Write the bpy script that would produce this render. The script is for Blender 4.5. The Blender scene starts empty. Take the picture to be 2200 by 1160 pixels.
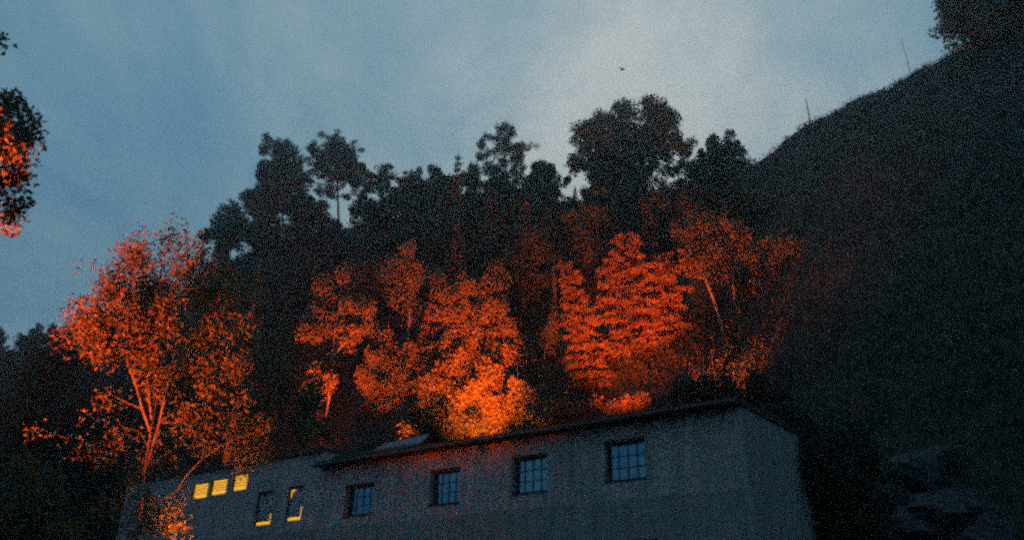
import bpy, math, random
import numpy as np
from mathutils import Matrix, Vector

random.seed(7)
RNG = np.random.default_rng(7)
sc = bpy.context.scene
COL = sc.collection

# ------------------------------------------------------------------ camera
F = 1711.0                       # focal length in pixels of the 2200 px wide photograph
TH = math.radians(25.9)          # pitched up
RO = math.radians(1.3)           # slight roll
CAM = np.array([0.0, 0.0, 1.6])
cam_d = bpy.data.cameras.new('camera')
cam = bpy.data.objects.new('camera', cam_d)
COL.objects.link(cam)
cam_d.sensor_width = 36.0
cam_d.lens = 36.0 * F / 2200.0
cam_d.clip_start = 0.1
cam_d.clip_end = 20000.0
def level(x, y, f):
    c, s = math.cos(RO), math.sin(RO)
    x, y = c * x - s * y, s * x + c * y
    return np.array([x, f * math.cos(TH) - y * math.sin(TH), f * math.sin(TH) + y * math.cos(TH)])
_r = level(1, 0, 0); _u = level(0, 1, 0); _b = -level(0, 0, 1)
cam.matrix_world = Matrix(((_r[0], _u[0], _b[0], CAM[0]), (_r[1], _u[1], _b[1], CAM[1]), (_r[2], _u[2], _b[2], CAM[2]), (0, 0, 0, 1)))
sc.camera = cam

# ------------------------------------------------------------------ exposure and render
sc.view_settings.view_transform = 'Standard'
sc.view_settings.look = 'None'
sc.view_settings.exposure = 0.0
sc.view_settings.gamma = 1.0
sc.view_settings.use_curve_mapping = False
sc.render.engine = 'CYCLES'
cy = sc.cycles
cy.use_denoising = False
cy.use_adaptive_sampling = True
cy.adaptive_threshold = 0.1
cy.adaptive_min_samples = 8
cy.max_bounces = 5
cy.diffuse_bounces = 2
cy.glossy_bounces = 2
cy.transmission_bounces = 3
cy.volume_bounces = 0
cy.transparent_max_bounces = 6
cy.sample_clamp_indirect = 4.0
sc.render.filter_size = 1.9 if hasattr(sc.render, 'filter_size') else 1.5
cy.filter_width = 2.8

# ------------------------------------------------------------------ world: dusk sky with thin clouds
SUN_EL, SUN_AZ = math.radians(2.0), math.radians(9.0)     # afterglow behind the ridge
world = bpy.data.worlds.new('World')
sc.world = world
world.use_nodes = True
nt = world.node_tree
for n in list(nt.nodes):
    nt.nodes.remove(n)
def N(tree, t, **kw):
    n = tree.nodes.new(t)
    for k, v in kw.items():
        setattr(n, k, v)
    return n
def ramp(tree, stops, interp='LINEAR'):
    r = tree.nodes.new('ShaderNodeValToRGB')
    cr = r.color_ramp
    cr.interpolation = interp
    while len(cr.elements) < len(stops):
        cr.elements.new(0.5)
    for e, (p, c) in zip(cr.elements, stops):
        e.position = p
        e.color = (c[0], c[1], c[2], 1) if isinstance(c, tuple) else (c, c, c, 1)
    return r
wout = N(nt, 'ShaderNodeOutputWorld')
bg = N(nt, 'ShaderNodeBackground')
nt.links.new(bg.outputs[0], wout.inputs[0])
sky = N(nt, 'ShaderNodeTexSky', sky_type='NISHITA', sun_disc=False)
sky.sun_elevation = SUN_EL
sky.sun_rotation = SUN_AZ
sky.altitude = 200
sky.air_density = 1.6
sky.dust_density = 0.3
sky.ozone_density = 5.0
bg.inputs['Strength'].default_value = 0.128
geo = N(nt, 'ShaderNodeTexCoord')
# flat cloud layer: direction / (z + k)
sep = N(nt, 'ShaderNodeSeparateXYZ')
nt.links.new(geo.outputs['Generated'], sep.inputs[0])
def M(tree, op, a, b=None, c=None):
    m = tree.nodes.new('ShaderNodeMath'); m.operation = op
    for i, v in enumerate((a, b, c)):
        if v is None: continue
        if isinstance(v, (int, float)): m.inputs[i].default_value = v
        else: tree.links.new(v, m.inputs[i])
    return m.outputs[0]
zk = M(nt, 'ADD', M(nt, 'MAXIMUM', sep.outputs[2], 0.0), 0.35)
cx_ = M(nt, 'DIVIDE', sep.outputs[0], zk)
cy_ = M(nt, 'DIVIDE', sep.outputs[1], zk)
comb = N(nt, 'ShaderNodeCombineXYZ')
nt.links.new(cx_, comb.inputs[0]); nt.links.new(cy_, comb.inputs[1])
mp = N(nt, 'ShaderNodeMapping')
mp.inputs['Rotation'].default_value = (0, 0, math.radians(-28))
mp.inputs['Scale'].default_value = (1.2, 0.8, 1)
mp.inputs['Location'].default_value = (0.35, 0.2, 0)
nt.links.new(comb.outputs[0], mp.inputs[0])
cn = N(nt, 'ShaderNodeTexNoise'); cn.inputs['Scale'].default_value = 1.9; cn.inputs['Detail'].default_value = 7; cn.inputs['Roughness'].default_value = 0.6; cn.inputs['Distortion'].default_value = 0.3
nt.links.new(mp.outputs[0], cn.inputs[0])
# afterglow: clouds thicker and paler round the glow direction
GL = np.array([math.sin(math.radians(7.0)) * math.cos(math.radians(38)), math.cos(math.radians(7.0)) * math.cos(math.radians(38)), math.sin(math.radians(38))])
dp = N(nt, 'ShaderNodeVectorMath', operation='DOT_PRODUCT')
nt.links.new(geo.outputs['Generated'], dp.inputs[0]); dp.inputs[1].default_value = tuple(GL)
glow = M(nt, 'POWER', M(nt, 'MAXIMUM', dp.outputs['Value'], 0.0), 12.0)
SKY_GLOW, SKY_NOISE = 0.93, 2.3
cl = M(nt, 'ADD', M(nt, 'MULTIPLY', M(nt, 'SUBTRACT', cn.outputs[0], 0.5), SKY_NOISE), M(nt, 'ADD', M(nt, 'MULTIPLY', glow, SKY_GLOW), 0.18))
clr = ramp(nt, [(0.0, (0.75, 2.0, 3.4)), (0.3, (1.45, 2.75, 3.7)), (0.6, (2.6, 3.65, 4.2)), (1.0, (5.2, 5.5, 5.4))])
nt.links.new(cl, clr.inputs[0])
mixw = N(nt, 'ShaderNodeMix', data_type='RGBA')
mixw.inputs['Factor'].default_value = 0.85        # thin overcast lets a little of the clear sky through
nt.links.new(sky.outputs[0], mixw.inputs['A']); nt.links.new(clr.outputs[0], mixw.inputs['B'])
nt.links.new(mixw.outputs['Result'], bg.inputs['Color'])

sun_d = bpy.data.lights.new('sun', 'SUN')
sun_d.energy = 0.03
sun_d.angle = math.radians(20)
sun_d.color = (1.0, 0.93, 0.85)
sun = bpy.data.objects.new('sun', sun_d)
COL.objects.link(sun)
sd = Vector((math.sin(SUN_AZ) * math.cos(SUN_EL), math.cos(SUN_AZ) * math.cos(SUN_EL), math.sin(SUN_EL)))
sun.rotation_euler = sd.to_track_quat('Z', 'Y').to_euler()
sun.location = (20, 80, 90)

# ------------------------------------------------------------------ helpers
def at(px, py, r):
    """world point seen at a photograph pixel, r metres away horizontally"""
    d = level(px - 1100, 580 - py, F)
    return CAM + d * (r / math.hypot(d[0], d[1]))
def mpp(P):
    return np.linalg.norm(P - CAM) / F
def pix(X):
    v = np.array(X) - CAM
    x, y, z = v @ _r, v @ _u, -(v @ _b)
    return 1100 + F * x / z, 580 - F * y / z

def mesh_np(name, verts, faces, smooth=False):
    """faces: list of int arrays (n,k)"""
    me = bpy.data.meshes.new(name)
    verts = np.asarray(verts, dtype=np.float32)
    me.vertices.add(len(verts)); me.vertices.foreach_set('co', verts.ravel())
    faces = [np.asarray(f, dtype=np.int32) for f in faces if len(f)]
    tot = sum(f.size for f in faces)
    me.loops.add(tot)
    me.loops.foreach_set('vertex_index', np.concatenate([f.ravel() for f in faces]))
    n = sum(len(f) for f in faces)
    me.polygons.add(n)
    sizes = np.concatenate([np.full(len(f), f.shape[1]) for f in faces])
    starts = np.concatenate([[0], np.cumsum(sizes)[:-1]])
    me.polygons.foreach_set('loop_start', starts.astype(np.int32))
    me.polygons.foreach_set('loop_total', sizes.astype(np.int32))
    me.polygons.foreach_set('use_smooth', np.full(n, smooth))
    me.update(calc_edges=True)
    return me
def link(name, me, mat=None, parent=None, loc=None):
    o = bpy.data.objects.new(name, me)
    COL.objects.link(o)
    if mat is not None and me is not None and not me.materials:
        me.materials.append(mat)
    if parent is not None: o.parent = parent
    if loc is not None: o.location = loc
    return o
def tag(o, label=None, cat=None, group=None, kind=None):
    if label: o['label'] = label
    if cat: o['category'] = cat
    if group: o['group'] = group
    if kind: o['kind'] = kind
    return o
def empty(name, loc, label, cat, group=None):
    o = link(name, None, loc=loc)
    o.empty_display_size = 0.3
    return tag(o, label, cat, group)

class MB:
    def __init__(s): s.v = []; s.f4 = []; s.f3 = []; s.n = 0
    def add(s, v, f4=None, f3=None):
        v = np.asarray(v, float)
        if f4 is not None and len(f4): s.f4.append(np.asarray(f4) + s.n)
        if f3 is not None and len(f3): s.f3.append(np.asarray(f3) + s.n)
        s.v.append(v); s.n += len(v)
    def box(s, lo, hi, T=None):
        (x0, y0, z0), (x1, y1, z1) = lo, hi
        v = np.array([(x0, y0, z0), (x1, y0, z0), (x1, y1, z0), (x0, y1, z0), (x0, y0, z1), (x1, y0, z1), (x1, y1, z1), (x0, y1, z1)], float)
        if T is not None: v = T(v)
        s.add(v, [(0, 3, 2, 1), (4, 5, 6, 7), (0, 1, 5, 4), (1, 2, 6, 5), (2, 3, 7, 6), (3, 0, 4, 7)])
    def tube(s, pts, rad, k=5, cap=False):
        pts = np.asarray(pts, float); n = len(pts)
        rad = np.broadcast_to(rad, (n,))
        t = np.gradient(pts, axis=0); t /= (np.linalg.norm(t, axis=1, keepdims=True) + 1e-9)
        ref = np.array([0.31, 0.95, 0.05]) if abs(t[0][2]) > 0.6 else np.array([0.05, 0.1, 1.0])
        a = np.cross(t, ref); a /= (np.linalg.norm(a, axis=1, keepdims=True) + 1e-9)
        b = np.cross(t, a)
        ang = np.arange(k) * 2 * math.pi / k
        v = pts[:, None] + rad[:, None, None] * (np.cos(ang)[None, :, None] * a[:, None] + np.sin(ang)[None, :, None] * b[:, None])
        i = np.arange(n - 1)[:, None] * k; j = np.arange(k)[None, :]; j2 = (j + 1) % k
        q = np.stack([i + j, i + j2, i + k + j2, i + k + j], -1).reshape(-1, 4)
        s.add(v.reshape(-1, 3), q)
        if cap:
            s.add(np.vstack([v[0], v[-1]]), None, [(0, m + 1, m) for m in range(1, k - 1)] + [(k, k + m, k + m + 1) for m in range(1, k - 1)])
    def build(s, name, mat, parent=None, smooth=False, loc=None):
        me = s.mesh(name, smooth)
        return link(name, me, mat, parent, loc)
    def mesh(s, name, smooth=False):
        return mesh_np(name, np.vstack(s.v), [np.vstack(x) for x in (s.f4, s.f3) if x], smooth)

# ------------------------------------------------------------------ materials
def mat(name):
    m = bpy.data.materials.new(name); m.use_nodes = True
    t = m.node_tree
    b = t.nodes['Principled BSDF']
    return m, t, b
def noise_color(name, c1, c2, scale, rough=0.9, detail=6, bump=0.0, bscale=None, spec=0.3, obj=True, c3=None, s3=1.0):
    m, t, b = mat(name)
    tc = N(t, 'ShaderNodeTexCoord')
    n = N(t, 'ShaderNodeTexNoise'); n.inputs['Scale'].default_value = scale; n.inputs['Detail'].default_value = detail
    n.inputs['Roughness'].default_value = 0.65
    t.links.new(tc.outputs['Object'], n.inputs[0])
    r = ramp(t, [(0.3, c1), (0.7, c2)])
    t.links.new(n.outputs[0], r.inputs[0])
    col = r.outputs[0]
    if c3 is not None:
        n3 = N(t, 'ShaderNodeTexNoise'); n3.inputs['Scale'].default_value = s3; n3.inputs['Detail'].default_value = 5
        t.links.new(tc.outputs['Object'], n3.inputs[0])
        r3 = ramp(t, [(0.42, 0.0), (0.66, 1.0)])
        t.links.new(n3.outputs[0], r3.inputs[0])
        mx = N(t, 'ShaderNodeMix', data_type='RGBA')
        t.links.new(r3.outputs[0], mx.inputs['Factor']); t.links.new(col, mx.inputs['A']); mx.inputs['B'].default_value = (*c3, 1)
        col = mx.outputs['Result']
    t.links.new(col, b.inputs['Base Color'])
    b.inputs['Roughness'].default_value = rough
    b.inputs['Specular IOR Level'].default_value = spec
    if bump:
        n2 = N(t, 'ShaderNodeTexNoise'); n2.inputs['Scale'].default_value = bscale or scale * 3; n2.inputs['Detail'].default_value = 5
        t.links.new(tc.outputs['Object'], n2.inputs[0])
        bp = N(t, 'ShaderNodeBump'); bp.inputs['Strength'].default_value = bump; bp.inputs['Distance'].default_value = 0.04
        t.links.new(n2.outputs[0], bp.inputs['Height']); t.links.new(bp.outputs[0], b.inputs['Normal'])
    return m
def leaf_mat(name, a, b_, c, trans=0.35):
    m, t, b = mat(name)
    g = N(t, 'ShaderNodeNewGeometry')
    r = ramp(t, [(0.0, a), (0.5, b_), (1.0, c)])
    t.links.new(g.outputs['Random Per Island'], r.inputs[0])
    t.links.new(r.outputs[0], b.inputs['Base Color'])
    b.inputs['Roughness'].default_value = 0.8
    b.inputs['Specular IOR Level'].default_value = 0.12
    tr = N(t, 'ShaderNodeBsdfTranslucent')
    t.links.new(r.outputs[0], tr.inputs['Color'])
    mx = N(t, 'ShaderNodeMixShader'); mx.inputs[0].default_value = trans
    out = t.nodes['Material Output']
    t.links.new(b.outputs[0], mx.inputs[1]); t.links.new(tr.outputs[0], mx.inputs[2])
    t.links.new(mx.outputs[0], out.inputs['Surface'])
    return m
def emis(name, col, strength):
    m, t, b = mat(name)
    b.inputs['Base Color'].default_value = (0.05, 0.03, 0.01, 1)
    b.inputs['Emission Color'].default_value = (*col, 1)
    b.inputs['Emission Strength'].default_value = strength
    return m

LEAF_DARK = leaf_mat('leaf_dark', (0.022, 0.036, 0.026), (0.032, 0.050, 0.034), (0.045, 0.064, 0.042))  # leaf tone lowered so trees outside the floodlights stay dark
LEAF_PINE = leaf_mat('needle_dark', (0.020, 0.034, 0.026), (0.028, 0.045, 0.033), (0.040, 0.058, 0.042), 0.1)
LEAF_LIT = leaf_mat('leaf_lit', (0.060, 0.060, 0.028), (0.12, 0.11, 0.045), (0.20, 0.18, 0.07))  # floodlit leaves: lamp light partly put into a brighter, warmer tone
LEAF_SPRUCE = leaf_mat('needle_lit', (0.060, 0.046, 0.024), (0.11, 0.075, 0.034), (0.16, 0.11, 0.05), 0.15)  # lit spruces: orange lamp glow partly put into the needle colour
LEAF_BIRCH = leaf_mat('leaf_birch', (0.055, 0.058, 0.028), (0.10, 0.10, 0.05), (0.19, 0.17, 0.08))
BARK = noise_color('bark', (0.05, 0.04, 0.03), (0.12, 0.10, 0.08), 9, bump=0.6, bscale=22)
BARK_BIRCH = noise_color('bark_birch', (0.10, 0.085, 0.075), (0.34, 0.30, 0.27), 5, bump=0.4, bscale=18)
BARK_DIM = noise_color('bark_dim', (0.05, 0.04, 0.035), (0.17, 0.14, 0.12), 6, bump=0.4, bscale=18)
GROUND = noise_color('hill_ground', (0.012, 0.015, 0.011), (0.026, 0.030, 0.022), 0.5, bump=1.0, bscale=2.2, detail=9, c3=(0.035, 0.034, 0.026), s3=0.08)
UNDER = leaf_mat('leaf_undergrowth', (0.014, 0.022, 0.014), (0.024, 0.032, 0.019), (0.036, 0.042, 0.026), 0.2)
PLASTER = noise_color('plaster_rough', (0.19, 0.20, 0.22), (0.46, 0.44, 0.43), 6.5, bump=0.9, bscale=30, detail=9, c3=(0.27, 0.27, 0.28), s3=0.7)
def streaks(m, amt):
    t = m.node_tree; b = t.nodes['Principled BSDF']
    src = b.inputs['Base Color'].links[0].from_socket
    tc = N(t, 'ShaderNodeTexCoord'); mp_ = N(t, 'ShaderNodeMapping'); mp_.inputs['Scale'].default_value = (1.9, 1.9, 0.16)
    n = N(t, 'ShaderNodeTexNoise'); n.inputs['Scale'].default_value = 2.2; n.inputs['Detail'].default_value = 8; n.inputs['Roughness'].default_value = 0.7
    t.links.new(tc.outputs['Object'], mp_.inputs[0]); t.links.new(mp_.outputs[0], n.inputs[0])
    r = ramp(t, [(0.44, 0.0), (0.68, amt)]); t.links.new(n.outputs[0], r.inputs[0])
    mx = N(t, 'ShaderNodeMix', data_type='RGBA'); t.links.new(r.outputs[0], mx.inputs['Factor']); t.links.new(src, mx.inputs['A']); mx.inputs['B'].default_value = (0.12, 0.125, 0.12, 1)
    t.links.new(mx.outputs['Result'], b.inputs['Base Color'])
PLASTER_LOW_SHADE = noise_color('plaster_lower_gable_shade', (0.13, 0.16, 0.165), (0.28, 0.30, 0.29), 5.5, bump=0.8, bscale=26, detail=9, c3=(0.2, 0.22, 0.21), s3=0.6)
streaks(PLASTER, 0.65); streaks(PLASTER_LOW_SHADE, 0.7)
TIMBER = noise_color('timber_dark', (0.030, 0.024, 0.020), (0.06, 0.046, 0.038), 6, bump=0.3)
ROOFING = noise_color('roofing_felt', (0.020, 0.020, 0.022), (0.05, 0.05, 0.05), 3, bump=0.5)
FRAME = noise_color('window_frame_paint', (0.020, 0.024, 0.026), (0.045, 0.05, 0.052), 8, rough=0.6)
METAL = noise_color('zinc_sheet', (0.03, 0.055, 0.075), (0.055, 0.085, 0.11), 2.0, rough=0.5, spec=0.6)
HOUSING = noise_color('lamp_housing', (0.25, 0.22, 0.22), (0.4, 0.36, 0.36), 8, rough=0.5)
POLE = noise_color('pole_galvanised', (0.10, 0.11, 0.12), (0.2, 0.21, 0.22), 6, rough=0.6)
DARKWOOD = noise_color('weathered_post', (0.03, 0.03, 0.03), (0.07, 0.065, 0.06), 9)
ROCK = noise_color('rock', (0.008, 0.011, 0.012), (0.06, 0.068, 0.075), 2.2, bump=1.0, bscale=4, detail=10)
BIRDM = noise_color('feathers', (0.02, 0.02, 0.025), (0.05, 0.05, 0.06), 20)
BLIND = noise_color('roller_blind', (0.10, 0.11, 0.13), (0.16, 0.17, 0.19), 4)
SLAT = noise_color('blind_slat', (0.12, 0.07, 0.03), (0.2, 0.12, 0.05), 10)
LIT = emis('room_light_yellow', (1.0, 0.46, 0.015), 1.15)
LIT2 = emis('room_light_amber', (1.0, 0.42, 0.04), 1.0)
LAMPGLASS = emis('lamp_glass', (1.0, 0.45, 0.12), 6.0)
GLASS, _t, _b2 = mat('window_glass')
_b2.inputs['Base Color'].default_value = (0.006, 0.020, 0.045, 1)
_b2.inputs['Roughness'].default_value = 0.06
_b2.inputs['IOR'].default_value = 3.4
_b2.inputs['Specular Tint'].default_value = (0.35, 0.72, 1.0, 1)
_n = N(_t, 'ShaderNodeTexNoise'); _n.inputs['Scale'].default_value = 1.6
_tc = N(_t, 'ShaderNodeTexCoord'); _t.links.new(_tc.outputs['Object'], _n.inputs[0])
_bp = N(_t, 'ShaderNodeBump'); _bp.inputs['Strength'].default_value = 0.12; _bp.inputs['Distance'].default_value = 0.05
_t.links.new(_n.outputs[0], _bp.inputs['Height']); _t.links.new(_bp.outputs[0], _b2.inputs['Normal'])
CLEAR, _t, _b3 = mat('clear_pane')
_out = _t.nodes['Material Output']
_tr = N(_t, 'ShaderNodeBsdfTransparent'); _gl = N(_t, 'ShaderNodeBsdfGlossy'); _gl.inputs['Roughness'].default_value = 0.05
_mx = N(_t, 'ShaderNodeMixShader'); _mx.inputs[0].default_value = 0.05
_t.links.new(_tr.outputs[0], _mx.inputs[1]); _t.links.new(_gl.outputs[0], _mx.inputs[2]); _t.links.new(_mx.outputs[0], _out.inputs['Surface'])

# ------------------------------------------------------------------ haze volume, added to lift dark tones and bring grain
HZ = bpy.data.materials.new('lift_haze'); HZ.use_nodes = True
_t = HZ.node_tree
for n in list(_t.nodes): _t.nodes.remove(n)
_o = N(_t, 'ShaderNodeOutputMaterial'); _v = N(_t, 'ShaderNodeVolumePrincipled')
_v.inputs['Color'].default_value = (0.80, 0.97, 0.95, 1); _v.inputs['Density'].default_value = 0.0022; _v.inputs['Anisotropy'].default_value = 0.75
_t.links.new(_v.outputs[0], _o.inputs['Volume'])

# ------------------------------------------------------------------ building frame
FA = math.radians(54.5)
DU = np.array([-math.sin(FA), math.cos(FA), 0.0])      # along the facade, away to the left
DW = np.array([math.cos(FA), math.sin(FA), 0.0])       # behind the facade
PC = np.array([5.976, 19.986, 0.0])                    # near right corner of the facade
def B(v):
    v = np.asarray(v, float)
    return PC + v[..., 0:1] * DU + v[..., 1:2] * DW + v[..., 2:3] * np.array([0, 0, 1.0])

# ------------------------------------------------------------------ terrain
_sky_px = [(0, 745), (170, 720), (440, 575), (600, 485), (760, 458), (900, 432), (1200, 408), (1500, 362), (1600, 325), (1665, 283), (1735, 238), (1830, 180), (1950, 122), (2020, 90), (2200, 20)]
_az, _el = [], []
for (x, y) in _sky_px:
    d = level(x - 1100, 580 - y, F)
    _az.append(math.degrees(math.atan2(d[0], d[1]))); _el.append(d[2] / math.hypot(d[0], d[1]))
_az = [-180, -110, -60] + _az + [55, 80, 120, 180]
_el = [0.0, 0.05, 0.25] + _el + [0.78, 0.5, 0.05, 0.0]
def ground(x, y):
    x = np.asarray(x, float); y = np.asarray(y, float)
    r = np.hypot(x, y) + 1e-6
    az = np.degrees(np.arctan2(x, y))
    E = np.interp(az, _az, _el)
    den = (np.sin(np.radians(az)) * DW[0] + np.cos(np.radians(az)) * DW[1])
    wf = np.where(den > 0.3, (float(PC @ DW) + 10.0) / np.maximum(den, 0.3), 60.0)
    rf = np.minimum(wf, 60.0)
    rf = np.interp(az, [-180, -60, 14, 22, 38, 60, 180], [60, 60, 0, 0, 0, 0, 60]) * 0 + np.where(az > 12, np.interp(az, [12, 20, 38, 60, 180], [31.5, 27.5, 23, 22, 60]), rf)
    rr = np.interp(az, [-180, -60, -37, -20, -10, 0, 10, 20, 38, 60, 180], [160, 160, 150, 96, 86, 78, 72, 66, 62, 62, 160])
    t = (r - rf) / (rr - rf)
    H = E * rr
    g = np.clip(t, 0, 1)
    sl = H / (rr - rf)
    z = H * g
    # soften foot
    z = np.where(t < 0.06, H * np.maximum(t + 0.06, 0) ** 2 / 0.24, z)
    z = np.where(t < -0.06, 0.0, z)
    over = np.maximum(r - rr, 0)
    z = z + over * 0.10 * np.exp(-over / 60.0) * (E > 0.1)
    env = np.clip((r - rf) / 8.0, 0, 1)
    b = 0.55 * np.sin(x * 0.31 + 1.3) * np.sin(y * 0.27 + 0.4) + 0.28 * np.sin(x * 0.83 + y * 0.41) + 0.18 * np.sin(y * 1.13 - x * 0.67 + 2.0) + 0.10 * np.sin(x * 2.3 + 0.5) * np.sin(y * 2.1)
    b = b + 0.05 * np.sin(x * 5.1 + y * 1.7) + 0.04 * np.sin(y * 6.3 - x * 2.9)
    return z + b * env * 0.8
def on_ground(px, py, r0=24.0, r1=220.0):
    """where the sight line through a pixel meets the hillside"""
    rs = np.arange(r0, r1, 0.5)
    d = level(px - 1100, 580 - py, F); h = math.hypot(d[0], d[1])
    P = CAM[None] + d[None] * (rs / h)[:, None]
    g = ground(P[:, 0], P[:, 1])
    k = np.nonzero(g >= P[:, 2])[0]
    return rs[k[0]] if len(k) else None

azs = np.concatenate([np.arange(-180, -50, 4.0), np.arange(-50, 50, 0.4), np.arange(50, 180, 4.0)])
rs = np.concatenate([np.arange(0.5, 20, 4), np.arange(20, 120, 0.7), np.geomspace(120, 9000, 46)])
A_, R_ = np.meshgrid(np.radians(azs), rs, indexing='ij')
X_, Y_ = R_ * np.sin(A_), R_ * np.cos(A_)
Z_ = ground(X_, Y_)
nA, nR = A_.shape
vi = np.arange(nA * nR).reshape(nA, nR)
i2 = np.roll(vi, -1, axis=0)
q = np.stack([vi[:, :-1], vi[:, 1:], i2[:, 1:], i2[:, :-1]], -1).reshape(-1, 4)
vv = np.stack([X_, Y_, Z_], -1).reshape(-1, 3)
ctr = len(vv)
vv = np.vstack([vv, [[0, 0, 0]]])
tri = np.stack([np.full(nA, ctr), vi[:, 0], i2[:, 0]], -1)
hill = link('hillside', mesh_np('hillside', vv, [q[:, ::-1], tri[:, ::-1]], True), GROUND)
tag(hill, 'dark steep hillside rising behind the building to a bare ridge', kind='structure')

# ------------------------------------------------------------------ foliage builders
def rand_dirs(n):
    v = RNG.normal(size=(n, 3)); return v / np.linalg.norm(v, axis=1, keepdims=True)
def leaf_quads(mb, c, size, elong=0.55, axis=None, spread=1.0):
    n = len(c)
    a = rand_dirs(n)
    if axis is not None:
        a = axis + spread * a; a /= np.linalg.norm(a, axis=1, keepdims=True)
    b = np.cross(a, rand_dirs(n)); b /= (np.linalg.norm(b, axis=1, keepdims=True) + 1e-9)
    s = (size * RNG.uniform(0.6, 1.35, n))[:, None] * 0.5
    v = np.stack([c - a * s, c + b * s * elong, c + a * s, c - b * s * elong], 1).reshape(-1, 3)
    mb.add(v, np.arange(n * 4).reshape(-1, 4))
def bez(p0, p1, p2, n):
    t = np.linspace(0, 1, n)[:, None]
    return (1 - t) ** 2 * p0 + 2 * t * (1 - t) * p1 + t * t * p2

def lobe_tree(name, base, stems, lobes, ntips, nleaf, lsize, lmat, bark, label, cat='tree', group=None, cl=0.35, sag=0.1, trunk_r=0.12,
              elong=0.55, axis=None, spread=1.0, flat=1.0, dens=1.4, lfac=1.3, clump=5, rmax=1.0, vs=0.7):
    """base: world xyz.  stems: world polylines.  lobes: (centre, (rx,ry,rz)) world."""
    base = np.array(base, float)
    root = empty(name, tuple(base), label, cat, group)
    tr, br, lf = MB(), MB(), MB()
    nodes, nrad = [], []
    for si, st in enumerate(stems):
        st = np.asarray(st, float)
        seg = np.linalg.norm(np.diff(st, axis=0), axis=1); cum = np.concatenate([[0], np.cumsum(seg)])
        n = max(6, int(cum[-1] / 0.35))
        t = np.linspace(0, cum[-1], n)
        p = np.stack([np.interp(t, cum, st[:, k]) for k in range(3)], 1)
        # smooth + small wiggle
        for _ in range(3):
            p[1:-1] = (p[:-2] + 2 * p[1:-1] + p[2:]) / 4
        w = np.cumsum(RNG.normal(size=(n, 3)), 0) * 0.012; w -= np.linspace(0, 1, n)[:, None] * w[-1]
        p = p + w
        r0 = trunk_r * (1.0 if si == 0 else 0.62)
        rad = r0 * (1 - np.linspace(0, 1, n) ** 1.1 * 0.88)
        if si == 0: rad[0] *= 1.35
        tr.tube(p - base, rad, 8)
        nodes.append(p[n // 5:]); nrad.append(rad[n // 5:])
    nodes = np.vstack(nodes); nrad = np.concatenate(nrad)
    vol = np.array([l[1][0] * l[1][1] * l[1][2] for l in lobes]) ** 0.75
    if len(lobes[0]) > 2: vol = vol * np.array([l[2] for l in lobes])
    cnt = np.maximum(2, (ntips * vol / vol.sum()).astype(int))
    tips = []
    for (l, k) in zip(lobes, cnt):
        ns = max(2, int(round(k / clump)))
        sub = rand_dirs(ns) * (RNG.uniform(0.05, 1, ns) ** 0.42 * np.where(RNG.uniform(size=ns) < 0.22, 1.35, 0.95))[:, None] * np.array(l[1])
        sub[:, 2] += 0.1 * l[1][2]
        w_ = RNG.integers(0, ns, k)
        d = rand_dirs(k) * (RNG.uniform(0.0, 1, k) ** 0.5)[:, None] * np.array([0.28, 0.28, vs]) * float(np.mean(l[1]))
        tips.append(np.array(l[0]) + sub[w_] + d)
    tips = np.vstack(tips)
    d0 = np.linalg.norm(tips[:, None] - nodes[None], axis=2).min(1)
    tips = tips[np.argsort(d0)]
    ctrs = []
    for p in tips:
        dv = nodes - p; dist = np.linalg.norm(dv, axis=1)
        cost = dist + 1.2 * np.maximum(0, dv[:, 2] + 0.25 * dist) + 0.5 * np.maximum(0, 0.03 - nrad) * 20 * 0.3
        k = int(np.argmin(cost)); d = dist[k]
        p0 = nodes[k]; r0 = min(nrad[k] * 0.75, 0.012 + 0.016 * d, rmax)
        mid = (p0 + p) / 2 + np.array([0, 0, 1]) * (d * (0.16 - sag)) + RNG.normal(size=3) * d * 0.08
        n = 3 + int(min(d / 0.5, 5))
        path = bez(p0, mid, p, n + 1)
        rad = np.linspace(r0, max(0.004, r0 * 0.25), n + 1)
        br.tube(path - base, rad, 4)
        nodes = np.vstack([nodes, path[1:]]); nrad = np.concatenate([nrad, rad[1:]])
        ctrs.append(p); 
        if d > 0.8: ctrs.append(path[n * 2 // 3])
    ctrs = np.array(ctrs)
    k = (RNG.poisson(nleaf * dens, len(ctrs)) * np.where(RNG.uniform(size=len(ctrs)) < 0.14, 0.25, 1)).astype(int) + 1; lsize = lsize * lfac
    c = np.repeat(ctrs, k, 0)
    off = rand_dirs(len(c)) * (RNG.uniform(0, 1, len(c)) ** 0.45)[:, None] * cl * 1.5; off[:, 2] *= flat; off[:, 2] -= cl * sag * 2
    leaf_quads(lf, c + off - base, lsize, elong, axis, spread)
    tr.build('trunk', bark, root, True)
    br.build('branches', bark, root)['kind'] = 'stuff'
    lf.build('crown', lmat, root)
    return root

def plobes(spec, r, zs=0.9, jit=0.0):
    """spec rows: px, py, rx, ry [, weight [, depth offset m]] in photograph pixels at distance r"""
    out = []
    for s in spec:
        px, py, rx, ry = s[:4]
        w = s[4] if len(s) > 4 else 1.0
        dr = s[5] if len(s) > 5 else 0.0
        P = at(px, py, r + dr + (RNG.uniform(-jit, jit) if jit else 0)); m = mpp(P)
        out.append((P, (rx * m, rx * m * zs, ry * m), w))
    return out
def pstem(pts, r, foot=None):
    P = [at(x, y, r) for (x, y) in pts]
    if foot is not None: P = [np.array(foot)] + P
    return P
def foot(px, r):
    P = at(px, 700, r); return np.array([P[0], P[1], float(ground(P[0], P[1])) - 0.15])

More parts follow.
